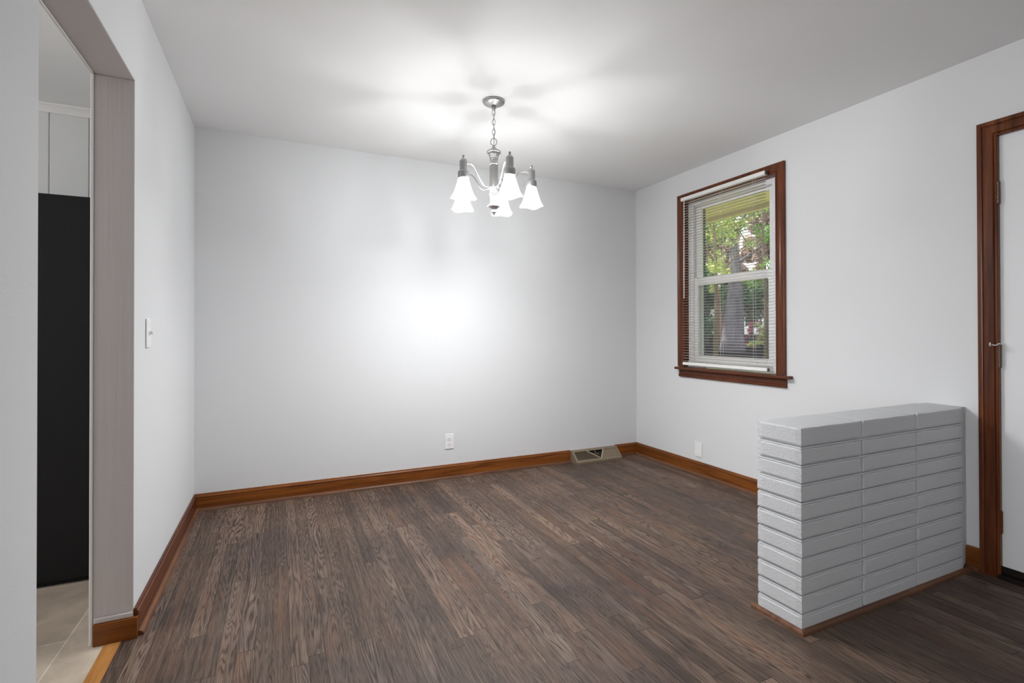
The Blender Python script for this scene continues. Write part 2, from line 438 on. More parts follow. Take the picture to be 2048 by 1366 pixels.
struct('baseboard_jamb_cap', boxes((XI + .004, XL - .001, YJ - .0130, YJ - .0035, .0785, .098), bev=.004, seg=2), M_jamb)

# ------------------------------------------------------------------ half wall of painted bricks
bm = bmesh.new()
random.seed(3)
NC = 11; ph = HWZ / NC; vx = [HWX, 2.155, 2.545, 2.928]
def brick(bm, x0, x1, y0, y1, z0, z1):
    """a brick with slightly wandering edges"""
    t = bmesh.new(); box(t, x0, x1, y0, y1, z0, z1)
    bmesh.ops.subdivide_edges(t, edges=t.edges[:], cuts=7, use_grid_fill=True)
    for v in t.verts:
        c = v.co
        on = (abs(c.x - x0) < 1e-5) + (abs(c.x - x1) < 1e-5) + (abs(c.y - y0) < 1e-5) + (abs(c.y - y1) < 1e-5) + (abs(c.z - z0) < 1e-5) + (abs(c.z - z1) < 1e-5)
        if on >= 2:
            c.x += (.0028 if abs(c.x - x0) < 1e-5 else -.0028 if abs(c.x - x1) < 1e-5 else 0)
            c.y += (.0018 if abs(c.y - y0) < 1e-5 else 0); c.z += (-.0022 if abs(c.z - z1) < 1e-5 else .0022 if abs(c.z - z0) < 1e-5 else 0)
            c += Vector((random.uniform(-.0007, .0007), random.uniform(-.0005, .0005), random.uniform(-.0009, .0009)))
    vm = {v: bm.verts.new(v.co) for v in t.verts}
    for f in t.faces: bm.faces.new([vm[v] for v in f.verts])
    t.free()
for c in range(NC):
    z0 = c * ph + (.0 if c else .0); z1 = (c + 1) * ph - (.0090 if c < NC - 1 else 0)
    jx = random.uniform(-.002, .002)
    for i in range(3):
        a = vx[i] + (0.0045 if i else 0); b = vx[i + 1] - (.0045 if i < 2 else 0)
        y0 = HWY0 + random.uniform(-.0012, .0012)
        brick(bm, a + (jx if i == 0 else 0), b + (random.uniform(-.002, .003) if i == 2 else 0), y0, HWY1, z0, z1)
box(bm, HWX + .012, 2.925, HWY0 + .011, HWY1 - .011, 0, HWZ - .003)
for c in range(NC - 1):       # struck joints: flush with the brick below, set back under the brick above
    zl, zh_ = (c + 1) * ph - .0095, (c + 1) * ph + .001
    sweep(bm, [(-.0165, zl), (-.0022, zl), (-.0032, zl + .0055), (-.0125, zl + .0068), (-.0125, zh_), (-.0165, zh_)],
          [(2.926, HWY0, 0), (HWX, HWY0, 0), (HWX, HWY1, 0), (2.926, HWY1, 0)][::-1], (0, 0, 1))
box(bm, 2.925, XR - .0005, HWY0 + .0255, HWY1 - .006, 0, HWZ - .004)
hw = obj('half_wall', bm, M_brick)
tag(hw, 'low half wall of stacked bricks painted grey, standing out from the wall between window and door', 'half wall')
bm = bmesh.new()
sp_ = [(0, 0), (.0145, 0), (.0145, .004), (.0125, .010), (.008, .0155), (0, .018)]
pts = [(2.975, HWY0 - e, 0), (HWX - .003, HWY0 - e, 0), (HWX - .003, HWY1 + .02, 0)]
sweep(bm, [(-a, b) for a, b in sp_], pts, (0, 0, 1))
tr = obj('base_moulding', bm, M_shX, hw)

# ------------------------------------------------------------------ door with casing
CP = [(0, 0), (0, .0125), (.003, .015), (.010, .0155), (.013, .012), (.015, .0155), (.018, .0175), (.046, .0175), (.049, .0125), (.054, .0125), (.056, .018), (.060, .0195), (.072, .0195), (.0745, .017), (.0745, 0)]
dy1c = 1.1445; dz1c = 2.0345
bm = boxes((XR + .004, XR + .046, DY0 + .008, DY1 - .004, .052, DZ1 - .004), bev=.002)
door = struct('door_1', bm, M_door)
bm = bmesh.new()
# seen from the room: far leg up, across the head, near leg down (offset away from the opening)
path = [(XR - e, dy1c, 0), (XR - e, dy1c, dz1c), (XR - e, .241, dz1c), (XR - e, .241, 0)]
sweep(bm, [(-a, b) for a, b in CP], path, (-1, 0, 0))
obj('door_casing', bm, M_wZ, door)
obj('door_jamb', boxes((XR + .001, XR + T - .01, DY1 - .0035, DY1 - .0005, 0, DZ1), (XR + .001, XR + T - .01, DY0, DY1, DZ1 - .0035, DZ1 - .0005), (XR + .001, XR + T - .01, DY0 + .0005, DY0 + .0035, 0, DZ1)), M_wZ, door)
obj('threshold', boxes((XR - .030, XR + T, DY0, DY1, 0, .018), (XR + .006, XR + T, DY0, DY1, .018, .050), bev=.003), M_sill, door)
for zc, h in ((1.772, .102), (1.017, .103), (.256, .10)):
    bm = bmesh.new()
    cx, cy = XR - .0085, 1.1475
    for i in range(5):
        a = -h / 2 + i * h / 5
        lathe(bm, [(.0062, a + .0006), (.0068, a + .002), (.0068, a + h / 5 - .002), (.0062, a + h / 5 - .0006)], (cx, cy - .004, zc), 14)
    lathe(bm, [(.003, -h / 2 - .004), (.0055, -h / 2), (.0055, h / 2), (.003, h / 2 + .004)], (cx, cy - .004, zc), 12)
    box(bm, cx, XR + .0035, cy - .0055, cy - .0025, zc - h / 2, zc + h / 2)
    obj('hinge', bm, M_hinge if zc > .5 else M_wZ, door)
# hinge pin door stop on the middle hinge
bm = bmesh.new(); z = 1.074; cx, cy = XR - .0085, 1.1435
tube(bm, [(cx + .0085 * math.cos(t), cy + .0085 * math.sin(t), z) for t in [2 * PI * k / 16 for k in range(16)]], .0026, 8, closed=True)
lathe(bm, [(.0075, -.004), (.0075, .004)], (cx, cy, z), 16)
arm = bez([(cx - .006, cy + .002, z - .002), (cx - .018, cy + .008, z - .006), (cx - .034, cy + .014, z - .004)], 6)
tube(bm, arm, .0030, 8)
tube(bm, [(cx - .043 + .009 * math.cos(t), cy + .018 + .004 * math.cos(t), z - .002 + .009 * math.sin(t)) for t in [2 * PI * k / 18 for k in range(18)]], .0028, 8, closed=True)
obj('door_stop', bm, M_chrome, door, smooth=True)

# ------------------------------------------------------------------ window
FX0, FX1 = 3.052, 3.135
GYa, GYb = 2.288, 3.124      # frame outer y
win = struct('window_1', boxes(
    (FX0, FX1, GYa, GYa + .048, .860, 2.184), (FX0, FX1, GYb - .040, GYb, .860, 2.184),
    (FX0, FX1, GYa + .048, GYb - .040, 2.146, 2.184), (FX0 - .01, FX1, GYa + .0, GYb - .0, .845, .888),
    # stepped inner stops
    (FX0, FX0 + .012, GYa + .048, GYa + .062, .888, 2.146), (FX0, FX0 + .012, GYb - .052, GYb - .040, .888, 2.146), bev=.002), M_vinyl)
def sash(name, x0, x1, y0, y1, z0, z1, gy0, gy1, gz0, gz1):
    s = obj(name, boxes((x0, x1, y0, gy0, z0, z1), (x0, x1, gy1, y1, z0, z1), (x0, x1, gy0, gy1, z0, gz0), (x0, x1, gy0, gy1, gz1, z1), bev=.003), M_vinyl, win)
    xm = (x0 + x1) / 2
    obj('pane', boxes((xm - .002, xm + .002, gy0, gy1, gz0, gz1)), M_glass, s)
sash('lower_sash', 3.066, 3.092, 2.338, 3.083, .889, 1.565, 2.394, 3.040, .941, 1.504)
sash('upper_sash', 3.094, 3.120, 2.338, 3.083, 1.520, 2.145, 2.404, 3.028, 1.566, 2.120)
obj('screen_frame', boxes((3.125, 3.133, 3.041, 3.073, .90, 1.54), (3.125, 3.133, 2.345, 2.375, .90, 1.54), (3.125, 3.133, 2.375, 3.041, .90, .925), (3.125, 3.133, 2.375, 3.041, 1.515, 1.54)), M_vinyl, win)
obj('insect_screen', boxes((3.1285, 3.1295, 2.375, 3.041, .925, 1.515)), M_screen, win)
# wood jamb lining
obj('jamb_lining', boxes((XR - .002, FX0 + .03, GYb, WY1, .845, WZ1 - .004), (XR - .002, FX0 + .03, WY0, GYa, .845, WZ1 - .004), (XR - .002, FX0 + .03, WY0, WY1, 2.184, WZ1)), M_wZ, win)
WP = [(0, 0), (0, .014), (.004, .016), (.010, .0165), (.013, .013), (.016, .0165), (.034, .017), (.040, .0155), (.050, .0165), (.054, .019), (.064, .020), (.0685, .018), (.0685, 0)]
bm = bmesh.new()
path = [(XR - e, GYb - .012 + .008, .845), (XR - e, GYb - .004, 2.186), (XR - e, 2.284, 2.186), (XR - e, 2.284, .845)]
path[0] = (XR - e, GYb - .004, .845)
WPh = [(a * .98, b) for a, b in WP]
sweep(bm, [(-a, b) for a, b in WPh], path, (-1, 0, 0))
obj('casing', bm, M_wZ, win)
bm = bmesh.new()
box(bm, 2.958, XR - .0006, 2.170, 3.193, .8225, .8425, bev=.005, seg=3)
box(bm, XR - .0006, FX0 - .012, WY0 + .001, WY1 - .001, .8255, .8440)
obj('stool', bm, M_wYr, win)
bm = bmesh.new()
AP = [(0, 0), (.017, 0), (.019, .006), (.019, .020), (.014, .024), (.014, .050), (.020, .056), (.021, .060), (0, .060)]
sweep(bm, AP, [(XR - e, 3.176, .762), (XR - e, 2.212, .762)], (0, 0, 1))
obj('apron', bm, M_wYr, win)
obj('exterior_trim', boxes((XR + T, 3.222, 3.100, 3.20, .80, 2.28), (XR + T, 3.20, 2.16, 2.29, .80, 2.28), (XR + T, 3.21, 2.20, 3.20, .74, .80), (XR + T, 3.20, 2.20, 3.20, 2.22, 2.30), bev=.003), M_navy, win)

# ------------------------------------------------------------------ venetian blind
bl = empty('window_blind', (2.974, 2.712, .87), 'white aluminium mini blind with its slats open, hanging across the wood cased window', 'blind')
BX, BY0, BY1 = 2.974, 2.328, 3.098
def rel(bm):
    bmesh.ops.translate(bm, verts=bm.verts, vec=-Vector(bl.location)); return bm
obj('headrail', rel(boxes((2.957, 2.9905, 2.333, 3.112, 2.190, 2.2175), bev=.0025)), M_slat, bl)
obj('end_cap', rel(boxes((2.958, 2.9905, 2.3290, 2.3335, 2.189, 2.2165), bev=.001)), M_nickeld, bl)
bm = bmesh.new(); random.seed(5)
z = .896; k = 0
pitch = .0212
while z < 2.183:
    n = 5; rows = []
    top_tilt = .0003 + (.0003 * math.sin(k * .9))
    for s in range(2):
        y = BY0 + .012 if s == 0 else BY1
        ring = []
        for j in range(n):
            u = j / (n - 1) - .5
            ring.append((BX + u * .0245, y, z + .0013 * (1 - 4 * u * u) + u * 2 * top_tilt))
        rows.append(ring)
    # thin curved slat, closed
    up_ = [[bm.verts.new((a, b, c + .0003)) for a, b, c in r] for r in rows]
    dn = [[bm.verts.new((a, b, c - .0002)) for a, b, c in r] for r in rows]
    for j in range(n - 1):
        bm.faces.new((up_[0][j], up_[0][j + 1], up_[1][j + 1], up_[1][j]))
        bm.faces.new((dn[0][j], dn[1][j], dn[1][j + 1], dn[0][j + 1]))
    for s in range(2):
        bm.faces.new(up_[s] + dn[s][::-1])
    bm.faces.new((up_[0][0], up_[1][0], dn[1][0], dn[0][0])); bm.faces.new((up_[0][-1], dn[0][-1], dn[1][-1], up_[1][-1]))
    z += pitch; k += 1
obj('slats', rel(bm), M_slats, bl, smooth=True)
obj('bottom_rail', rel(boxes((2.962, 2.986, 2.327, 3.102, .862, .886), bev=.004, seg=2)), M_slat, bl)
obj('end_cap', rel(boxes((2.963, 2.985, 2.322, 2.3268, .863, .885), bev=.002)), M_nickeld, bl)
for y in (2.43, 2.712, 3.00):
    bm = bmesh.new()
    for xx in (BX - .0130, BX + .0130): tube(bm, [(xx, y, .886), (xx, y, 2.19)], .0007, 5)
    zz = .8955
    while zz < 2.18:
        tube(bm, [(BX - .013, y, zz - .0008), (BX + .013, y, zz - .0008)], .0004, 4); zz += pitch
    obj('ladder_cord', rel(bm), M_slat, bl)
bm = bmesh.new()
tube(bm, [(2.952, 3.065, 2.192), (2.953, 3.068, 2.16), (2.955, 3.074, 1.40)], .0035, 8)
obj('tilt_wand', rel(bm), M_slat, bl)

# ------------------------------------------------------------------ outlets, switch
def plate_bm(w, h, t, bev=.003):
    bm = bmesh.new(); box(bm, -w / 2, w / 2, -t, 0, -h / 2, h / 2, bev=bev, seg=2)
    return bm
def screw(parent, x, z, y):
    bm = bmesh.new(); bmesh.ops.create_cone(bm, cap_ends=True, segments=14, radius1=.0032, radius2=.0025, depth=.0016, matrix=Matrix.Translation((x, y, z)) @ Matrix.Rotation(PI / 2, 4, 'X'))
    obj('screw', bm, M_plate, parent)
# duplex outlet on the back wall (local: -y faces the room)
o = empty('wall_outlet', (1.194, YB - e, .281), 'white duplex electrical outlet low on the back wall', 'outlet')
obj('cover_plate', plate_bm(.070, .115, .006), M_plate, o)
for s in (-1, 1):
    bm = bmesh.new()
    lathe(bm, [(.0170, 0), (.0170, .0015), (.0160, .0024)], (0, 0, 0), 28, lambda r, z, t: min(r, .0135 / max(.01, abs(math.sin(t)))))
    bmesh.ops.rotate(bm, verts=bm.verts, matrix=Matrix.Rotation(PI / 2, 3, 'X')); bmesh.ops.translate(bm, verts=bm.verts, vec=(0, -.006, s * .0195))
    r = obj('receptacle', bm, M_plate, o)
    bm = boxes((-.0075, -.0052, -.0089, -.0083, s * .0195 - .001, s * .0195 + .008), (.0050, .0073, -.0089, -.0083, s * .0195 + .0, s * .0195 + .007), (-.0022, .0022, -.0089, -.0083, s * .0195 - .0095, s * .0195 - .005))
    obj('slot', bm, M_slot, r)
screw(o, 0, 0, -.0066)
# blank plate on right wall
o = empty('wall_plate', (XR - e, 2.979, .198), 'plain white cover plate low on the right wall under the window', 'cover plate')
o.rotation_euler = (0, 0, -PI / 2)
obj('cover_plate', plate_bm(.074, .116, .006), M_plate, o)
for s in (-1, 1): screw(o, 0, s * .030, -.0066)
# light switch on the left wall
o = empty('light_switch', (XL + e, 2.500, 1.131), 'white toggle light switch on the left wall beyond the doorway', 'light switch')
o.rotation_euler = (0, 0, PI / 2)
obj('cover_plate', plate_bm(.072, .120, .006), M_plate, o)
bm = bmesh.new(); box(bm, -.004, .004, -.020, -.004, -.006, .006, bev=.0015)
bmesh.ops.rotate(bm, verts=bm.verts, cent=(0, -.006, 0), matrix=Matrix.Rotation(math.radians(-22), 3, 'X'))
box(bm, -.005, .005, -.0075, -.005, -.012, .012, bev=.0008)
obj('toggle', bm, M_plate, o)
for s in (-1, 1): screw(o, 0, s * .030, -.0066)

# ------------------------------------------------------------------ floor register
rg = empty('floor_register', ((VX0 + VX1) / 2, YB - .001, 0), 'beige metal baseboard heat register with a V shaped divider on the back wall', 'vent')
Wd = (VX1 - VX0) / 2; Dp = .118; Tp = .028; Hh = .099; lip = .016
def rp(x, s, off=0.0):
    """point on the sloping face: s=0 bottom front, 1 top; off = outward"""
    y = -Dp + (Dp - Tp) * s; z = lip + (Hh - lip) * s
    nx = Vector((0, -(Hh - lip), (Dp - Tp))).normalized()
    nrm = Vector((0, -(Hh - lip), Dp - Tp)).normalized()
    return Vector((x, y, z)) + nrm * off
bm = bmesh.new()
# housing sides, top and lip
for s in (-1, 1):
    xs = sorted((s * Wd, s * (Wd - .003)))
    prof = [(0, 0), (-Dp, 0), (-Dp, lip), (-Tp, Hh), (0, Hh)]
    A = [bm.verts.new((xs[0], y, z)) for y, z in prof]; B = [bm.verts.new((xs[1], y, z)) for y, z in prof]
    bm.faces.new(A); bm.faces.new(B[::-1])
    for j in range(5): bm.faces.new((A[j], A[(j + 1) % 5], B[(j + 1) % 5], B[j]))
box(bm, -Wd, Wd, -Tp - .002, 0, Hh - .003, Hh)
box(bm, -Wd, Wd, -Dp - .001, -Dp + .003, 0, lip)
def slab(bm, corners, t0, t1):
    A = [bm.verts.new(rp(x, s, t0)) for x, s in corners]; B = [bm.verts.new(rp(x, s, t1)) for x, s in corners]
    n = len(A); bm.faces.new(A); bm.faces.new(B[::-1])
    for j in range(n): bm.faces.new((A[j], A[(j + 1) % n], B[(j + 1) % n], B[j]))
slab(bm, [(-Wd, 0), (Wd, 0), (Wd, .18), (-Wd, .18)], -.002, .0015)
slab(bm, [(-Wd, .86), (Wd, .86), (Wd, 1), (-Wd, 1)], -.002, .0015)
slab(bm, [(-Wd, .18), (-Wd + .022, .18), (-Wd + .022, .86), (-Wd, .86)], -.002, .0015)
slab(bm, [(Wd - .018, .18), (Wd, .18), (Wd, .86), (Wd - .018, .86)], -.002, .0015)
obj('housing', bm, M_beige, rg)
bm = bmesh.new(); slab(bm, [(-Wd + .004, .05), (Wd - .004, .05), (Wd - .004, .97), (-Wd + .004, .97)], -.024, -.022)
obj('inner_box', bm, M_ventin, rg)
# V dividers meeting at the bottom
vb, vl, vr = .022, -.090, .085
bm = bmesh.new()
slab(bm, [(vb - .007, .16), (vb + .004, .16), (vl + .006, .88), (vl - .006, .88)], -.003, .003)
slab(bm, [(vb - .004, .16), (vb + .007, .16), (vr + .006, .88), (vr - .006, .88)], -.003, .003)
obj('divider', bm, M_bar, rg)
bm = bmesh.new()
x = -Wd + .026
while x < vb - .005:
    top = .86 if x < vl else .16 + (.70) * (x - vb) / (vl - vb)
    if top > .2: slab(bm, [(x, .18), (x + .0013, .18), (x + .0013, top), (x, top)], -.0065, -.0015)
    x += .0092
x = vb + .008
while x < Wd - .018:
    top = .86 if x > vr else .16 + .70 * (x - vb) / (vr - vb)
    A = [rp(x, .18, -.001), rp(x + .0085, .18, -.009), rp(x + .0085, top, -.009), rp(x, top, -.001)]
    slab(bm, [(x, .18), (x + .0058, .18), (x + .0058, top), (x, top)], -.0035, -.002)
    x += .0066
obj('louvers', bm, M_beige, rg)
bm = bmesh.new()
tube(bm, bez([rp(-.006, .86, .001), rp(-.012, .62, .006), rp(.0, .50, .008), rp(.014, .52, .006)], 6), .0022, 8)
obj('damper_lever', bm, M_beige, rg, smooth=True)

# ------------------------------------------------------------------ chandelier
CX, CY = 1.096, 2.605
ch = empty('chandelier', (CX, CY, HC), 'brushed nickel chandelier with five lit frosted glass shades hanging from the ceiling', 'chandelier')
def R0(z): return z - HC
bm = bmesh.new()
lathe(bm, [(.030, 0), (.0625, 0), (.0635, -.006), (.061, -.012), (.052, -.018), (.036, -.024), (.022, -.028), (.016, -.030)], seg=48)
obj('canopy', bm, M_nickel, ch, smooth=True)
bm = bmesh.new()
lathe(bm, [(.010, -.029), (.013, -.031), (.015, -.038), (.010, -.046), (.005, -.052)], seg=20)
obj('canopy_loop', bm, M_nickeld, ch, smooth=True)
# chain of oval links, cord threaded along it
zt, zb = -.050, R0(2.222)
nl = 6; step = (zt - zb) / nl
bm = bmesh.new()
for i in range(nl):
    zc = zt - step * (i + .5); ll = step * .5 + .0045; ww = .0088
    pts = []
    for k in range(24):
        t = 2 * PI * k / 24; a = ww * math.cos(t); b_ = ll * math.sin(t)
        ang = (i % 2) * PI / 2 + .43
        pts.append((a * math.cos(ang), -a * math.sin(ang), zc + b_))
    tube(bm, pts, .0016, 6, closed=True)
obj('chain', bm, M_nickeld, ch, smooth=True)
bm = bmesh.new()
tube(bm, bez([(.003, .0, -.045), (.004, .004, -.09), (-.003, 0, -.13), (.003, -.003, -.17), (0, 0, R0(2.182))], 8), .0016, 6)
obj('cord', bm, M_nickel, ch, smooth=True)
bm = bmesh.new(); rr = .0195; zc = R0(2.208)
tube(bm, [(rr * math.cos(t) * .9 * math.cos(.43), -rr * math.cos(t) * .9 * math.sin(.43), zc + rr * math.sin(t) * 1.05) for t in [2 * PI * k / 28 for k in range(28)]], .0022, 8, closed=True)
obj('hanging_ring', bm, M_nickeld, ch, smooth=True)
def flute(r, z, t): return r * (1 - .09 * (0.5 + .5 * math.cos(10 * t)) ** .7)
def flute2(r, z, t): return r * (1 - .07 * (0.5 + .5 * math.cos(10 * t)))
col = [(.0035, 2.190), (.006, 2.184), (.011, 2.176), (.022, 2.166), (.036, 2.157), (.0405, 2.151), (.038, 2.144)]
bm = bmesh.new(); lathe(bm, [(r, R0(z)) for r, z in col[::-1]], seg=60)
lathe(bm, [(.0225, R0(2.116)), (.0250, R0(2.122)), (.029, R0(2.132)), (.038, R0(2.144))], seg=60, rfun=flute2)
cm = obj('column', bm, M_nickel, ch, smooth=True)
bm = bmesh.new()
lathe(bm, [(.0215, R0(2.076)), (.0265, R0(2.079)), (.0270, R0(2.083)), (.0230, R0(2.087)), (.0215, R0(2.088)), (.0215, R0(2.108)), (.0245, R0(2.111)), (.0245, R0(2.115)), (.0215, R0(2.118))], seg=40)
obj('collar', bm, M_nickel, cm, smooth=True)
bm = bmesh.new()
lathe(bm, [(.0235, R0(1.905)), (.0265, R0(1.908)), (.0265, R0(1.913)), (.0235, R0(1.916))], seg=40)
obj('collar', bm, M_nickel, cm, smooth=True)
bm = bmesh.new()
lathe(bm, [(.0240, R0(1.910)), (.0240, R0(2.00)), (.0240, R0(2.078))], seg=100, rfun=flute)
obj('fluted_shaft', bm, M_nickel, cm)
bm = bmesh.new()
lathe(bm, [(.030, R0(1.846)), (.022, R0(1.858)), (.0205, R0(1.875)), (.0215, R0(1.892)), (.0230, R0(1.908))], seg=100, rfun=flute2)
lathe(bm, [(.002, R0(1.794)), (.006, R0(1.797)), (.006, R0(1.802)), (.0125, R0(1.806)), (.015, R0(1.812)), (.012, R0(1.818)), (.010, R0(1.822)), (.020, R0(1.830)), (.034, R0(1.838)), (.0375, R0(1.843)), (.034, R0(1.847))], seg=48)
obj('finial', bm, M_nickel, cm, smooth=True)
AR = .215; rim = 1.852; stop = 1.962
def superr(r, z, t, rot):
    s = max(0.0, min(1.0, (stop - .015 - z) / (stop - rim))) ** 1.5
    tt = t - rot
    sq = 1.0 / (abs(math.cos(tt)) ** 3.2 + abs(math.sin(tt)) ** 3.2) ** (1 / 3.2)
    return r * (1 + (sq - 1) * s * .85)
for k in range(5):
    t = math.radians(54 + 72 * k); dx, dy = math.cos(t), math.sin(t); ax, ay = AR * dx, AR * dy
    def P(r, z): return (r * dx, r * dy, R0(z))
    bm = bmesh.new()
    tube(bm, bez([P(.020, 1.952), P(.045, 1.945), P(.075, 1.950), P(.105, 1.985), P(.135, 2.030), P(.165, 2.047), P(AR - .014, 2.040)], 8), .0042, 10)
    obj('arm', bm, M_nickel, ch, smooth=True)
    bm = bmesh.new()
    lathe(bm, [(.0295, R0(1.958)), (.0300, R0(1.962)), (.0300, R0(1.990)), (.0290, R0(1.994)), (.0255, R0(1.996)), (.0215, R0(1.998)), (.0205, R0(2.002)), (.0205, R0(2.048)), (.0195, R0(2.054)), (.013, R0(2.062)), (.006, R0(2.065))], (ax, ay, 0), 36)
    so = obj('socket_cup', bm, M_nickeld, ch, smooth=True)
    bm = bmesh.new()
    lathe(bm, [(.004, R0(2.064)), (.004, R0(2.068)), (.0065, R0(2.071)), (.0075, R0(2.076)), (.0060, R0(2.082)), (.002, R0(2.085))], (ax, ay, 0), 16)
    obj('knob', bm, M_nickeld, so, smooth=True)
    # bell shade, round at the neck and square at the rim, with real glass thickness
    prof = [(.0275, stop - .004), (.0300, stop - .008), (.0325, 1.945), (.0375, 1.925), (.0430, 1.905), (.0490, 1.885), (.0560, 1.868), (.0625, 1.858), (.0650, rim + .002), (.0640, rim)]
    inner = [(r - .003, z) for r, z in prof[::-1]]; inner[0] = (.0620, rim)
    rot = t + .35
    full = prof + inner
    bm = bmesh.new()
    def wz(r, z, tt):  # the square rim dips slightly at its corners
        return superr(r, z, tt, rot)
    cyc = []
    seg = 72
    for r, z in full:
        ring = []
        s = max(0, min(1, (1.90 - z) / (1.90 - rim)))
        for q in range(seg):
            a = 2 * PI * q / seg
            rr2 = superr(r, z, a, rot)
            corner = .5 - .5 * math.cos(4 * (a - rot))
            ring.append(bm.verts.new((ax + rr2 * math.cos(a), ay + rr2 * math.sin(a), R0(z) - .007 * corner * s)))
        cyc.append(ring)
    n = len(cyc)
    for i in range(n - 1):
        A, B = cyc[i], cyc[i + 1]
        for q in range(seg): bm.faces.new((A[q], A[(q + 1) % seg], B[(q + 1) % seg], B[q]))
    sh = obj('lamp_shade', bm, M_shade, ch, smooth=True)
    bm = bmesh.new()
    lathe(bm, [(.002, R0(1.914)), (.010, R0(1.917)), (.015, R0(1.924)), (.016, R0(1.933)), (.013, R0(1.945)), (.012, R0(1.956))], (ax, ay, 0), 24)
    obj('bulb', bm, M_bulb, sh, smooth=True)
    ld = bpy.data.lights.new('bulb_light', 'POINT'); ld.energy = LAMP_W; ld.shadow_soft_size = .028; ld.color = (.985, .99, 1.0)
    lo = bpy.data.objects.new('bulb_light', ld); C.objects.link(lo); lo.location = (ax, ay, R0(1.892)); lo.parent = ch

# ------------------------------------------------------------------ refrigerator in the kitchen
fr = empty('refrigerator', (-1.03, 3.27, 0), 'tall black refrigerator standing in the kitchen seen through the doorway', 'refrigerator')
x0, x1, y0, y1 = -1.33 + 1.03, -.66 + 1.03, 2.877 - 3.27, 3.66 - 3.27
obj('cabinet', boxes((x0, x1, y0, y1, .03, 1.752), (x0 + .03, x1 - .03, y0 + .03, y1 - .03, 0, .03), bev=.004), M_black, fr)
for (za, zb_) in ((.06, 1.20), (1.21, 1.75)):
    d = obj('door', boxes((x0 - .062, x0 - .004, y0 + .002, y1 - .002, za, zb_), bev=.008), M_black, fr)
    bm = bmesh.new(); zz = (za + .62, zb_ - .05) if za < 1 else (za + .05, za + .32)
    tube(bm, bez([(x0 - .062, y0 + .06, zz[0]), (x0 - .098, y0 + .06, zz[0] + .03), (x0 - .098, y0 + .06, zz[1] - .03), (x0 - .062, y0 + .06, zz[1])], 6), .009, 10)
    obj('handle', bm, M_black, d, smooth=True)

# ------------------------------------------------------------------ outdoors
def leafmat(name, a, b_):
    m, nt, bs_ = new_mat(name)
    n = noise(nt, objco(nt), 3.0, 4, .7)
    c = ramp(nt, n, [(.35, a), (.65, b_)])
    L(nt, c, bs_.inputs['Base Color']); bs_.inputs['Roughness'].default_value = .5
    t = N(nt, 'ShaderNodeBsdfTranslucent'); L(nt, c, t.inputs[0]); mx = N(nt, 'ShaderNodeMixShader'); mx.inputs[0].default_value = .4
    L(nt, bs_.outputs[0], mx.inputs[1]); L(nt, t.outputs[0], mx.inputs[2]); L(nt, mx.outputs[0], nt.nodes['Material Output'].inputs[0])
    return m
def barkmat(name, a, b_):
    m, nt, bs_ = new_mat(name)
    n = noise(nt, objco(nt, (9, 9, 2)), 1.0, 5, .7, .5)
    L(nt, ramp(nt, n, [(.35, a), (.65, b_)]), bs_.inputs['Base Color']); bs_.inputs['Roughness'].default_value = .9
    bump(nt, bs_, n, .8, .03); return m
M_leafG = leafmat('leaf_green', (.10, .24, .06), (.32, .50, .14))
M_leafY = leafmat('leaf_yellow_green', (.24, .38, .09), (.62, .66, .24))
M_leafD = leafmat('leaf_dark', (.05, .15, .06), (.18, .34, .13))
M_leafHaze = leafmat('haze_tan_twigs', (.42, .30, .25), (.80, .66, .58))  # pale tan stands in for haze and sky between the leaves
M_leafP = leafmat('azalea_pink', (.35, .07, .13), (.60, .16, .25))
M_barkP = barkmat('bark_grey', (.16, .14, .17), (.40, .36, .42))
M_barkR = barkmat('bark_red', (.30, .12, .06), (.62, .32, .18))
M_barkB = barkmat('bark_brown', (.14, .10, .08), (.32, .25, .20))
def groundmat(name, stops, s):
    m, nt, bs_ = new_mat(name)
    n = noise(nt, objco(nt), s, 6, .7); n2 = noise(nt, objco(nt), s * 14, 3, .7)
    L(nt, ramp(nt, val(nt, 'ADD', val(nt, 'MULTIPLY', n, .65), val(nt, 'MULTIPLY', n2, .35)), stops), bs_.inputs['Base Color']); bs_.inputs['Roughness'].default_value = .95
    return m
M_lawn = groundmat('lawn_grass', [(.38, (.16, .22, .06)), (.5, (.42, .45, .13)), (.62, (.70, .62, .30))], .9)
M_mulch = groundmat('pine_straw', [(.38, (.07, .05, .035)), (.5, (.16, .11, .07)), (.62, (.30, .17, .10))], .5)
def gz(x):
    s = max(0, min(1, (x - 3.4) / 5.0)); s = s * s * (3 - 2 * s); return -.35 + .85 * s
bm = bmesh.new()
def strip(bm, xs, y0, y1, n=10):
    V = [[bm.verts.new((x, y0 + (y1 - y0) * j / n, gz(x))) for j in range(n + 1)] for x in xs]
    for A, B in zip(V, V[1:]):
        for j in range(n): bm.faces.new((A[j], A[j + 1], B[j + 1], B[j]))
    bmesh.ops.solidify(bm, geom=bm.faces[:], thickness=.3)
strip(bm, [3.2, 4, 4.6, 5.2, 6, 7, 8, 9, 12, 15.5], -12, 30)
struct('lawn', bm, M_lawn)
bm = bmesh.new(); strip(bm, [15.5, 25, 80], -20, 90); struct('pine_straw_bed', bm, M_mulch)
tag(obj('roof_eave', boxes((XR + T, 4.16, -2, 7, 2.345, 2.50), (4.16, 4.19, -2, 7, 2.30, 2.52)), M_soffit), 'tan roof eave overhanging the window outside', 'roof eave')
struct('wall_exterior', boxes((XR + T, XR + T + .012, 3.21, 7, -.4, 2.345), (XR + T, XR + T + .012, DY1, 2.15, -.4, 2.345), (XR + T, XR + T + .012, 2.15, 3.21, -.4, .735)), M_ext)

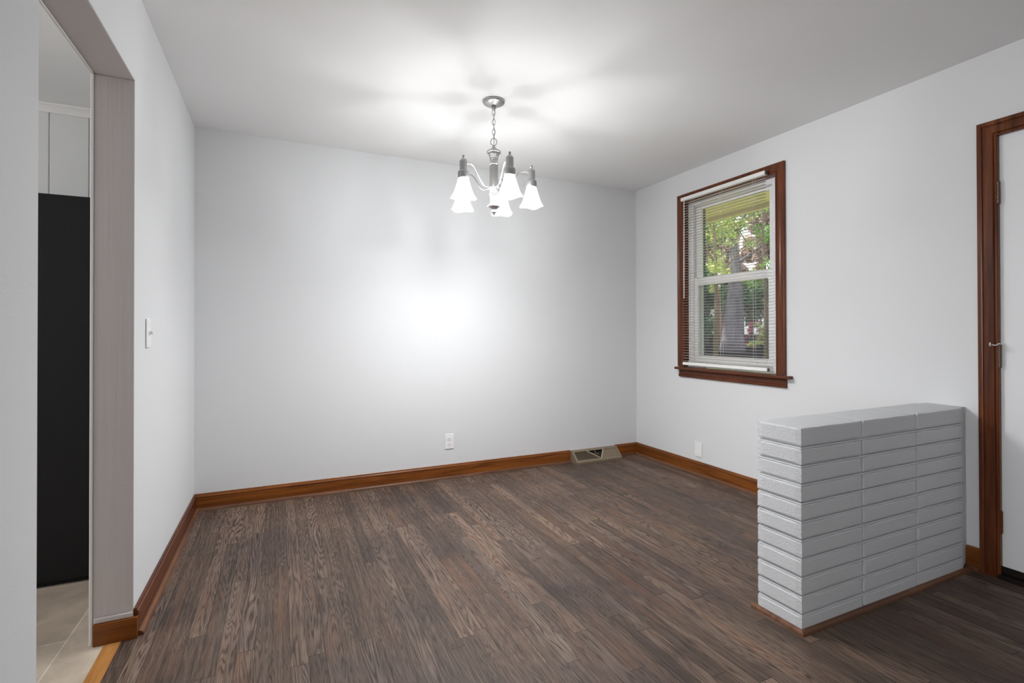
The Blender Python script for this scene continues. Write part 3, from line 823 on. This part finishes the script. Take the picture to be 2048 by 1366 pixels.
RAY = {}
def ray_xy(px, dist):
    k = (px - 1024) / F
    v = Vector((_f.x + _r.x * k, _f.y + _r.y * k)).normalized()
    return v.x * dist, v.y * dist
def leaves(bm, clumps, n, size, rng):
    for _ in range(n):
        c, r = clumps[rng.randrange(len(clumps))]
        while True:
            d = Vector((rng.uniform(-1, 1), rng.uniform(-1, 1), rng.uniform(-1, 1)))
            if d.length <= 1: break
        p = Vector((c[0] + d.x * r[0], c[1] + d.y * r[1], c[2] + d.z * r[2]))
        a = Vector((rng.uniform(-1, 1), rng.uniform(-1, 1), rng.uniform(-.7, .7))).normalized()
        b = a.cross(Vector((rng.uniform(-1, 1), rng.uniform(-1, 1), rng.uniform(-1, 1)))).normalized()
        s = size * rng.uniform(.6, 1.3)
        vsx = [bm.verts.new(p + a * s), bm.verts.new(p + b * s * .45 + a * s * .1), bm.verts.new(p - a * s * .7), bm.verts.new(p - b * s * .45 + a * s * .1)]
        bm.faces.new(vsx)
def tree(name, px, dist, label, cat, leafm, bark, trunk, clumps, n, size, seed, group=None, branches=()):
    """trunk: list of (dz, radius); clumps: (dx,dy,z,rx,ry,rz) around the trunk foot"""
    rng = random.Random(seed); X, Y = ray_xy(px, dist); z0 = gz(X)
    root = empty(name, (X, Y, z0), label, cat, group)
    if trunk:
        bm = bmesh.new()
        pts = [(math.sin(z * .9 + seed) * .04 * i, math.cos(z * .7 + seed) * .04 * i, z) for i, (z, r) in enumerate(trunk)]
        tube(bm, pts, 1, 14, taper=[r for z, r in trunk])
        for br in branches:
            q = bez(br[0], 6); m_ = len(q)
            tube(bm, q, 1, 7, taper=[br[1] * (1 - .8 * i / m_) for i in range(m_)])
        obj('trunk', bm, bark, root, smooth=True)
    if n:
        bm = bmesh.new(); cl = []
        for c in clumps:
            for _ in range(10):
                cc = (c[0] + rng.uniform(-1, 1) * c[3] * .8, c[1] + rng.uniform(-1, 1) * c[4] * .8, c[2] + rng.uniform(-1, 1) * c[5] * .8)
                rr_ = rng.uniform(.22, .45); cl.append((cc, (c[3] * rr_, c[4] * rr_, c[5] * rr_)))
        leaves(bm, cl, n, size, rng)
        obj('foliage', bm, leafm, root)
    return root
# the big tree straight outside
tree('shade_tree', 1464, 17, 'big grey barked tree trunk standing in the middle of the view through the window', 'tree', M_leafG, M_barkP,
     [(-.1, .42), (.3, .34), (1.0, .29), (1.8, .23), (2.6, .16), (3.6, .10), (6.0, .04)],
     [(0, 0, 4.3, 2.0, 2.0, 1.1), (1.2, -1.3, 3.0, 1.0, 1.0, .7), (-1.0, 1.0, 3.2, 1.0, 1.0, .8), (0, 0, 5.6, 2.4, 2.4, 1.0)], 7500, .085, 1,
     branches=[([(0, 0, 2.6), (.7, -.8, 3.4), (1.5, -1.8, 4.4)], .055), ([(0, 0, 2.9), (-.7, .8, 3.6), (-1.5, 1.7, 4.3)], .055), ([(0, 0, 3.4), (.3, -.3, 4.3), (.4, -1.1, 5.4)], .08)])
tree('leafy_tree', 1430, 10.5, 'thin light green tree nearest the left edge of the window view', 'tree', M_leafY, M_barkB,
     [(-.1, .05), (1.2, .04), (2.4, .03), (3.6, .015)], [(0, 0, 1.9, .45, .45, .5), (.1, -.1, 2.7, .55, .55, .5), (0, 0, 3.3, .5, .5, .3)], 1500, .05, 2,
     branches=[([(0, 0, 1.6), (.3, -.3, 2.2), (.6, -.7, 2.6)], .02), ([(0, 0, 2.0), (-.2, .2, 2.6), (-.2, .4, 3.2)], .02)])
tree('leafy_tree', 1532, 11.5, 'bright green young tree at the right side of the window view', 'tree', M_leafG, M_barkB,
     [(-.1, .05), (1.2, .04), (2.4, .03), (3.6, .015)], [(0, 0, 1.7, .55, .55, .35), (.1, -.1, 2.5, .55, .55, .45), (-.4, .4, 3.4, .5, .5, .35), (.4, -.4, 3.3, .5, .5, .3)], 2000, .05, 3,
     branches=[([(0, 0, 1.6), (.3, -.3, 2.2), (.5, -.7, 3.0)], .02), ([(0, 0, 2.0), (-.3, .3, 2.6), (-.5, .6, 3.4)], .02)])
for i, (px, dist, lab) in enumerate(((1412, 24, 'dark green shrub tree far off, left of the big trunk'), (1458, 33, 'dark green shrub tree far off, hidden partly behind the big trunk'),
                             (1503, 26, 'dark green shrub tree far off, just right of the big trunk'), (1552, 30, 'dark green shrub tree far off at the right edge of the window view'))):
    tree('evergreen_shrub', px, dist, lab, 'shrub', M_leafD, M_barkB, [(-.1, .12), (1.5, .10), (2.5, .05)],
         [(0, 0, 1.7, .95, .95, 1.2), (0, 0, 2.6, .85, .85, .9)], 4200, .11, 20 + i, group='evergreen shrubs beyond the lawn')
tree('azalea_bush', 1499, 18, 'small pink flowering bush right of the big trunk', 'bush', M_leafP, None, None, [(0, 0, .35, .28, .28, .28), (.1, -.1, .75, .22, .22, .2)], 700, .035, 40)
tree('green_bush', 1526, 17.5, 'low yellow green bush right of the pink bush', 'bush', M_leafY, None, None, [(0, 0, .4, .4, .4, .25), (.1, -.1, .7, .3, .3, .2)], 1200, .045, 41)
tree('young_pine', 1441, 21, 'slender orange barked trunk left of the big tree', 'tree', M_leafD, M_barkR, [(-.1, .13), (.8, .11), (1.6, .09), (2.2, .05)], [(0, 0, 2.4, .7, .7, .4)], 900, .08, 42)

for px, dist, lab in ((1408, 44, 'added far tree in pale haze tan behind the left of the view'), (1478, 56, 'added far tree in pale haze tan behind the big trunk'), (1545, 45, 'added far tree in pale haze tan at the right of the view')):  # trees added to give the background its tan-pink haze by colour
    tree('haze_tree', px, dist, lab, 'tree', M_leafHaze, M_barkB, [(-.1, .3), (3, .25), (6, .15), (10, .06)],
         [(0, 0, 4.0, 1.7, 1.7, 2.6), (0, 0, 8.5, 1.6, 1.6, 3.2)], 6000, .30, px, group='added haze trees')
